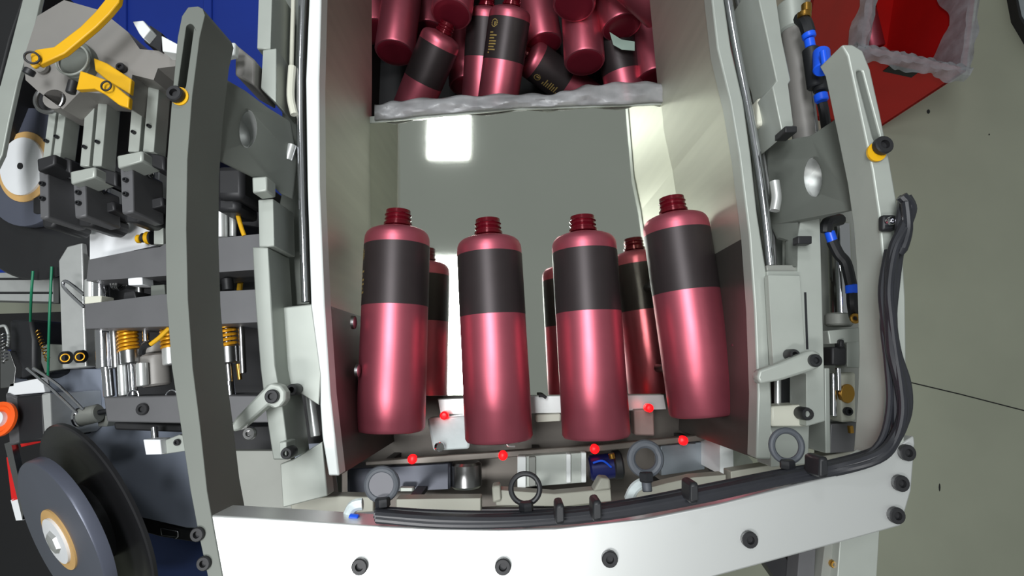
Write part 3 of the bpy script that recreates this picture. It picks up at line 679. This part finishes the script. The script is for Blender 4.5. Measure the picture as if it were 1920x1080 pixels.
# linear slides with grippers
for i, (x0, x1, yt, yb, gx0, gx1, gy0, gy1, lab) in enumerate(((80, 112, 208, 300, 68, 132, 288, 430, 'left'), (150, 190, 180, 312, 130, 218, 312, 428, 'middle'), (240, 288, 140, 285, 218, 308, 282, 420, 'right'))):
    sx = -4 - i
    t = thing('gripper_slide', {'left': 'leftmost of the three aluminium slides with black gripper, beside the foil reel', 'middle': 'middle one of the three aluminium slides with black gripper', 'right': 'rightmost of the three aluminium slides with black gripper, beside the frame bar'}[lab], 'gripper', (x0 + x1) / 2, yb, 1.2, 'aluminium gripper slides at upper left')
    w = (x1 - x0)
    sk = 12
    part('rail', G_prism([(x0 + sk, yt), (x0 + sk + w * .42, yt), (x0 + w * .42, yb), (x0, yb)], 1.36, .02), M_light, t, .001)
    part('rail', G_prism([(x0 + sk + w * .58, yt), (x1 + sk, yt), (x1, yb), (x0 + w * .58, yb)], 1.36, .02), M_light, t, .001)
    part('rail_gap', G_prism([(x0 + sk, yt + 4), (x1 + sk, yt + 4), (x1, yb), (x0, yb)], 1.345, .02), M_dark, t)
    bo = part('body', G_prism([(x1 + sk + 1, yt + 6), (x1 + sk + 24, yt + 8), (x1 + 20, yb + 6), (x1 + 1, yb + 2)], 1.335, .05), M_die, t, .001)
    for k in (.3, .75): part('groove', G_prism([(x1 + sk + 4 + 20 * k, yt + 8), (x1 + sk + 6 + 20 * k, yt + 8), (x1 + 4 + 18 * k, yb), (x1 + 2 + 18 * k, yb)], 1.3365, .002), M_black, bo)
    for bx in (x0 + w * .2, x1 - w * .2): part('bolt', G_bolt(bx + 3, yb - 32 + (bx - x0) * .1 * -4, 1.36, 3.5), M_black, t)
    gw = gx1 - gx0
    part('crosshead', G_prism([(gx0, gy0 + 10), (gx0 + gw * .55, gy0), (gx0 + gw * .55, gy0 + 20), (gx0 + 2, gy0 + 34)], 1.37, .03), M_light if i else M_dark, t, .002)
    part('crosshead_side', G_prism([(gx0 + gw * .56, gy0), (gx1, gy0 + 10), (gx1, gy0 + 38), (gx0 + gw * .56, gy0 + 24)], 1.355, .04), M_dark, t, .002)
    jw = part('jaw', G_prism([(gx0 + gw * .08, gy0 + 32), (gx0 + gw * .34, gy0 + 28), (gx0 + gw * .36, gy1 - 22), (gx0 + gw * .12, gy1 - 18)], 1.36, .05), M_die, t, .002)
    for k in (.3, .6): part('jaw_screw', G_bolt(gx0 + gw * .22, gy0 + 30 + (gy1 - gy0 - 50) * k, 1.36, 4.5), M_black, jw)
    part('jaw_tip', G_prism([(gx0 + gw * .12, gy1 - 30), (gx0 + gw * .6, gy1 - 32), (gx0 + gw * .62, gy1 - 14), (gx0 + gw * .45, gy1 - 2), (gx0 + gw * .16, gy1 - 4)], 1.335, .05), M_dark, t, .003)
    part('inner_jaw', G_prism([(gx0 + gw * .5, gy1 - 42), (gx1 - 4, gy1 - 52), (gx1 - 2, gy1 - 34), (gx0 + gw * .55, gy1 - 24)], 1.33, .04), M_dark, t, .002)
    part('piston', [G_rod(gx0 + gw * .5, gy0 + 30, 1.31, gx0 + gw * .52, gy0 + 66, 1.31, 8), G_rod(gx0 + gw * .7, gy0 + 34, 1.31, gx0 + gw * .72, gy0 + 62, 1.31, 7)], M_chrome, t)
    part('spring', G_helix(gx0 + gw * .48, gy0 + 48, gx0 + gw * .75, gy0 + 44, 1.335, 7, 1.3, 5), M_steel, t)
    part('label_plate', G_rect(gx0 + gw * .45, gy0 + 40, gx1 - 10, gy0 + 84, 1.30, .02), M_label, t, .001)
    part('mount', G_rect(x0 + 4, yb - 20, x1 - 4, yb + 30, 1.30, .08), M_dark, t)
mb = tag(part('mounting_beam', G_prism([(60, 300), (480, 330), (500, 430), (310, 400), (170, 400), (60, 400)], 1.22, .10), M_dark, None, .003), 'dark beam under the three gripper slides', 'beam')
part('post', [G_rect(x, y, x + 20, y + 20, 1.12, .24) for x, y in ((300, 385), (440, 400))], M_dark, mb)

# clamp housing top left
ch = thing('clamp_housing', 'grey cast housing with yellow straps in the upper left corner', 'housing', 180, 110, 1.3)
part('casting', G_prism([(70, 30), (120, 0), (190, 20), (240, 60), (262, 92), (330, 98), (330, 124), (296, 128), (288, 150), (248, 140), (240, 200), (200, 176), (150, 172), (118, 205), (70, 170), (48, 150), (44, 110)], 1.385, .04, [circ(102, 186, 22, 18)]), M_housing, ch, .006)
part('dark_bore', G_prism(circ(93, 186, 27, 24), 1.36, .06), M_dark, ch)
part('bore_ring', G_ring(93, 186, 1.375, 26, 4), M_steel, ch)
part('disc', G_prism(circ(140, 110, 32, 36), 1.395, .012), M_grey2, ch, .002)
part('bore_ring', G_ring(135, 112, 1.40, 30, 2), M_light, ch)
part('bolt', G_bolt(80, 127, 1.388, 12), M_housing, ch)
part('bolt', G_bolt(229, 128, 1.388, 8), M_dark, ch)
part('black_bush', [G_rod(52, 140, 1.41, 58, 130, 1.41, 9), G_rod(132, 175, 1.41, 138, 152, 1.41, 8)], M_black, ch)
part('bracket', G_prism([(248, 40), (268, 38), (282, 55), (268, 72), (260, 62)], 1.40, .02), M_white, ch, .001)
part('bracket', G_prism([(302, 66), (336, 84), (334, 100), (304, 96)], 1.40, .02), M_white, ch, .001)
part('black_bush', G_prism([(282, 48), (303, 62), (302, 96), (270, 78)], 1.39, .02), M_black, ch)
ys = thing('strap', 'long yellow strap slanting across the upper left corner', 'strap', 130, 70, 1.41)
part('band', G_prism([(56, 102), (66, 93), (100, 88), (150, 50), (178, 22), (196, 0), (206, -30), (228, -30), (222, 4), (204, 26), (180, 50), (120, 100), (72, 122), (58, 116)], 1.43, .006), M_yel, ys, .001)
part('ring', G_ring(60, 108, 1.435, 11, 2, (.5, 0)), M_dark, ys)
part('buckle', G_rod(62, 125, 1.43, 72, 118, 1.43, 6), M_yel, ys)
y2 = thing('strap', 'short wide yellow strap hooked over the gripper slides', 'strap', 190, 165, 1.4)
part('band', G_prism([(150, 132), (162, 136), (205, 152), (242, 182), (240, 202), (222, 196), (196, 176), (176, 166), (142, 168), (146, 152)], 1.42, .006), M_yel, y2, .001)
part('band', G_prism([(175, 108), (200, 118), (246, 148), (243, 176), (200, 150), (178, 132)], 1.40, .006), mat('shaded vinyl', (215, 165, 15), .5), y2, .001)
part('ring', G_ring(199, 161, 1.425, 9, 1.8), M_dark, y2)
# slanted frame edge at the far left, dark machine side behind it
fe = tag(part('frame_strip', G_prism([(52, -40), (84, -40), (62, 60), (34, 150), (16, 230), (4, 290), (-40, 380), (-40, 240), (0, 160), (20, 85)], 1.30, .006), M_light, None, .001), 'pale slanted frame strip in the far upper left corner', 'frame')
dk = tag(part('side_cover', G_prism([(-200, -60), (64, -60), (20, 70), (0, 150), (-60, 230), (-200, 230)], 1.28, .66), M_pit, None, .003), 'black machine side cover beyond the slanted strip', 'cover')

# reels
def reel(name, lab, px, py, z, normal, k, foil_poly=None, flange=True, R=(25, 30, 70, 105), dz=.016):
    """R: label, core ring, film, flange radii in px at that depth"""
    t = thing(name, lab, 'reel', px, py, z - .05)
    c = W(px, py, z); s = K(px, py, z); n = Vector(normal).normalized()
    part('label_disc', G_lathe(c, n, [(-.004, R[0] * s), (.004, R[0] * s), (.0045, R[0] * s * .2)], 40), M_label, t, label='white centre label')
    part('core', G_lathe(c - n * .002, n, [(-.01, R[1] * s), (.003, R[1] * s)], 40), M_card, t, label='tan cardboard core')
    part('film', G_lathe(c - n * .004, n, [(-.010, R[2] * s), (.001, R[2] * s), (.003, R[2] * s * .99)], 48), M_film, t, label='wound foil')
    if flange: part('flange', G_lathe(c - n * dz, n, [(-.004, R[3] * s), (0, R[3] * s), (.0015, R[3] * s * .985), (.0015, R[3] * s * .80), (0, R[3] * s * .78)], 64), M_flange, t, label='black flange')
    part('barrel', G_lathe(c - n * dz, n, [(0, R[2] * .5 * s), (dz - .01, R[2] * .5 * s)], 40), M_dark, t)
    part('spindle', G_lathe(c - n * .08, n, [(0, 6 * s), (.086, 6 * s)], 20), M_dark, t)
    return t, c, n, s
rl, c_, n_, s_ = reel('foil_reel', 'upper foil reel with white label on a black disc at the left edge', 46, 313, 1.22, (-.2, -.11, .8), 1, R=(54, 66, 112, 212))
rl2, c_, n_, s_ = reel('foil_reel', 'large lower foil reel with black flange in the bottom left corner', 110, 1012, 1.20, (-.38, -.28, .62), 1, R=(46, 62, 158, 205), dz=.038)
part('hub_block', G_lathe(c_ + n_ * .004, n_, [(0, 24 * s_), (.004, 20 * s_), (.005, 10 * s_)], 6), M_alu, rl2)

# motor, guide roller, cords, profile at the lower left
pr_ = thing('aluminium_profile', 'horizontal grooved aluminium profile at the left edge', 'profile', 50, 540, 1.0)
part('extrusion', G_prism([(-60, 512), (92, 510), (108, 514), (108, 566), (-60, 562)], 1.12, .03), M_alu, pr_, .001)
for y in (523, 549): part('groove', G_rect(-60, y - 2, 98, y + 2, 1.121, .002), M_dark, pr_)
part('end_plate', G_rect(100, 515, 110, 568, 1.125, .03), M_steel, pr_)
part('leg', G_rect(40, 530, 60, 550, 1.09, .25), M_dark, pr_)
for k, (x0, y0, x1, y1) in enumerate(((62, 508, 57, 602), (97, 500, 90, 705))):
    tag(part('cord', G_path([(x0, y0, 1.20), ((x0 + x1) / 2 - 1, (y0 + y1) / 2, 1.19), (x1, y1, 1.15)], 2.2), M_green), ('short green cord', 'long green cord')[k] + ' hanging at the left edge', 'cord')
mt = thing('stepper_motor', 'black stepper motor with an orange ringed face at the left edge', 'motor', 40, 790, .9)
part('body', G_prism([(30, 742), (80, 738), (84, 826), (36, 832)], 1.16, .09), M_black, mt, .003)
part('front_plate', G_prism([(78, 738), (94, 736), (97, 812), (84, 824)], 1.17, .09), M_alu, mt, .002)
part('flange_plate', G_prism([(10, 736), (32, 746), (36, 830), (18, 836)], 1.155, .09), M_die, mt, .002)
c = W(4, 786, 1.17); s = K(4, 786, 1.17); n = Vector((-.1, .1, .9))
part('orange_ring', G_lathe(c, n, [(0, 32 * s), (.004, 32 * s), (.005, 26 * s), (.002, 22 * s)], 32), M_orange, mt, label='orange ring')
part('hub', G_lathe(c, n, [(0, 14 * s), (.008, 14 * s), (.009, 9 * s)], 24), M_label, mt)
part('red_strip', [G_prism([(12, 858), (24, 852), (36, 935), (22, 940)], 1.12, .01), G_prism([(36, 826), (86, 812), (90, 826), (40, 838)], 1.12, .01)], M_red, mt)
part('white_tab', G_prism([(20, 938), (36, 930), (44, 975), (30, 976)], 1.12, .01), M_label, mt)
part('link', G_prism([(8, 832), (20, 828), (46, 950), (42, 975)], 1.13, .01), M_steel, mt)
part('white_plate', G_prism([(18, 720), (78, 708), (84, 736), (12, 742)], 1.15, .01), M_label, mt, .001)
part('small_connector', [G_prism([(100, 796), (118, 794), (120, 812), (106, 814)], 1.14, .02)], M_label, mt)
part('small_bracket', G_prism([(98, 768), (124, 776), (128, 796), (100, 796)], 1.14, .03), M_dark, mt, .002)
dm = thing('tension_unit', 'black boxy tension unit with thin coil springs at the left edge', 'tensioner', 40, 650, .88)
part('body', G_prism([(16, 600), (58, 598), (66, 640), (66, 700), (40, 712), (20, 706)], 1.14, .12), M_black, dm, .004)
part('plate', G_prism([(0, 655), (18, 658), (30, 690), (26, 725), (0, 728)], 1.15, .02), M_steel, dm, .001)
part('spring', G_helix(5, 625, 9, 680, 1.17, 4.5, 1.2, 9), M_steel, dm)
part('spring', G_helix(70, 618, 90, 676, 1.16, 3.5, 1.1, 10), M_brass, dm)
part('hook', G_path([(0, 612, 1.16), (10, 612, 1.16), (16, 630, 1.16), (14, 650, 1.16)], 2.5), M_alu, dm)
part('clear_guard', G_prism([(68, 648), (92, 645), (116, 646), (118, 692), (92, 696), (84, 700), (74, 672)], 1.13, .01), M_grey2, dm, .001)
gr = thing('guide_roller', 'small roller on a bright wire arm above the lower reel', 'roller', 170, 775, 1.09)
part('wire_arm', [G_path([(50, 690, 1.20), (100, 732, 1.19), (146, 776, 1.18)], 2.6), G_path([(62, 690, 1.20), (112, 724, 1.19), (156, 768, 1.18)], 2.6)], M_chrome, gr)
part('roller', G_rod(152, 782, 1.17, 186, 774, 1.17, 17, 28), M_grey, gr)
part('roller_cap', [G_rod(146, 783, 1.17, 153, 782, 1.17, 18, 28)], M_chrome, gr)
for q in ((143, 784, 1.17, 149, 783, 1.17, 6), (184, 774, 1.17, 214, 768, 1.17, 5)): part('axle', G_rod(*q), M_black, gr)
part('stand', G_prism([(180, 776), (206, 780), (200, 800), (184, 800)], 1.16, .08), M_grey, gr, .001)
gb = thing('slotted_bar', 'dark slotted bar over the blue panel at lower left', 'arm', 300, 985, 1.0)
part('arm', G_prism([(240, 964), (250, 962), (362, 986), (362, 1016), (300, 1006), (242, 990)], 1.07, .012), M_dark, gb, .001)
for x, y in ((258, 990), (331, 1003)): part('bolt', G_bolt(x, y, 1.07, 6), M_steel, gb)
part('bracket', G_prism([(300, 990), (334, 996), (334, 1008), (302, 1004)], 1.075, .004), M_steel, gb, .001)
part('mount', G_rect(290, 980, 310, 1000, 1.058, .06), M_dark, gb)

# ------------------------------------------------------------------ red crate on the floor at right
rc = thing('crate', 'open red crate with a plastic liner on the floor at the upper right', 'crate', 1640, 60, 0)
RZ = .42
rim = [W(1618, 92, RZ), W(1812, 134, RZ), W(1700, -200, RZ), W(1530, -200, RZ)]
A_, B_ = rim[0], rim[1]
ex = (B_ - A_); ex.z = 0; Lx = ex.length; ex.normalize()
ey = W(1545, -10, RZ) - A_; ey.z = 0; ey = Vector((-ex.y, ex.x, 0)); Ly = .75
def obox(a, u, v, lu, lv, z0, z1):
    V = [a + u * (lu * i) + v * (lv * j) for i, j in ((0, 0), (1, 0), (1, 1), (0, 1))]
    V = [Vector((p.x, p.y, z0)) for p in V] + [Vector((p.x, p.y, z1)) for p in V]
    return V, [(3, 2, 1, 0), (4, 5, 6, 7), (0, 1, 5, 4), (1, 2, 6, 5), (2, 3, 7, 6), (3, 0, 4, 7)]
T = .012
part('side', obox(A_, ex, ey, Lx, T, 0, RZ), M_red, rc, .002)
part('side', obox(A_ + ey * Ly, ex, ey, Lx, T, 0, RZ), M_red, rc, .002)
part('side', obox(A_, ex, ey, T, Ly, 0, RZ), M_red, rc, .002)
part('side', obox(A_ + ex * (Lx - T), ex, ey, T, Ly, 0, RZ), M_red, rc, .002)
part('bottom', obox(A_, ex, ey, Lx, Ly, 0.002, .03), M_red, rc)
part('label', obox(A_ + ex * (Lx * .36) - ey * .002, ex, ey, .09, .003, RZ - .075, RZ - .04), M_dark, rc)
# liner hanging over the rim
def drape(a, u, out, L, n=50, drop=.03):
    V, F = [], []
    prof = [(-.022, -.10), (-.020, -.05), (-.016, -.006), (0, .006), (.012, 0), (.016, -.012), (.020, -drop)]
    for i in range(n + 1):
        t = i / n
        for k, (o_, z_) in enumerate(prof):
            w = random.uniform(-.001, .001) + .004 * math.sin(t * 23 + k) + .003 * math.sin(t * 51 - k * 2)
            p = a + u * (L * t) + out * (o_ + (w if k > 3 else -abs(w)))
            V.append(Vector((p.x, p.y, RZ + z_ * (1 + .35 * math.sin(t * 17 + k)) + abs(w) * .5 + .003)))
    m = len(prof)
    for i in range(n):
        for k in range(m - 1): F.append((i * m + k, i * m + k + 1, (i + 1) * m + k + 1, (i + 1) * m + k))
    return V, F
cl = part('crate_liner', [drape(A_ - ex * .02, ex, -ey, Lx + .03), drape(A_ + ex * Lx, ey, ex, Ly), drape(A_, ey, -ex, Ly, drop=.04)], mat('crate liner film', (176, 178, 184), .25, 0, .2, 30, .5, trans=.35))
tag(cl, 'wrinkled grey plastic liner folded over the rim of the red crate', 'liner')
bottle((1638, 92), (1606, -40), .09, .14, 'single dark red bottle lying inside the red crate at right', 'bottles in the red crate')
ms = thing('floor_mat', 'pale blue grey slab in the far top right corner', 'slab', 1925, 10, 0)
part('slab', G_prism([(1902, -30), (2010, -30), (2010, 130), (1940, 70), (1915, 30)], .03, .03), mat('slab', (170, 178, 182), .5), ms, .003)
part('edge', G_prism([(1899, -30), (1903, -30), (1916, 30), (1941, 70), (2010, 132), (2010, 138), (1936, 74), (1911, 32)], .034, .034), M_dark, ms)
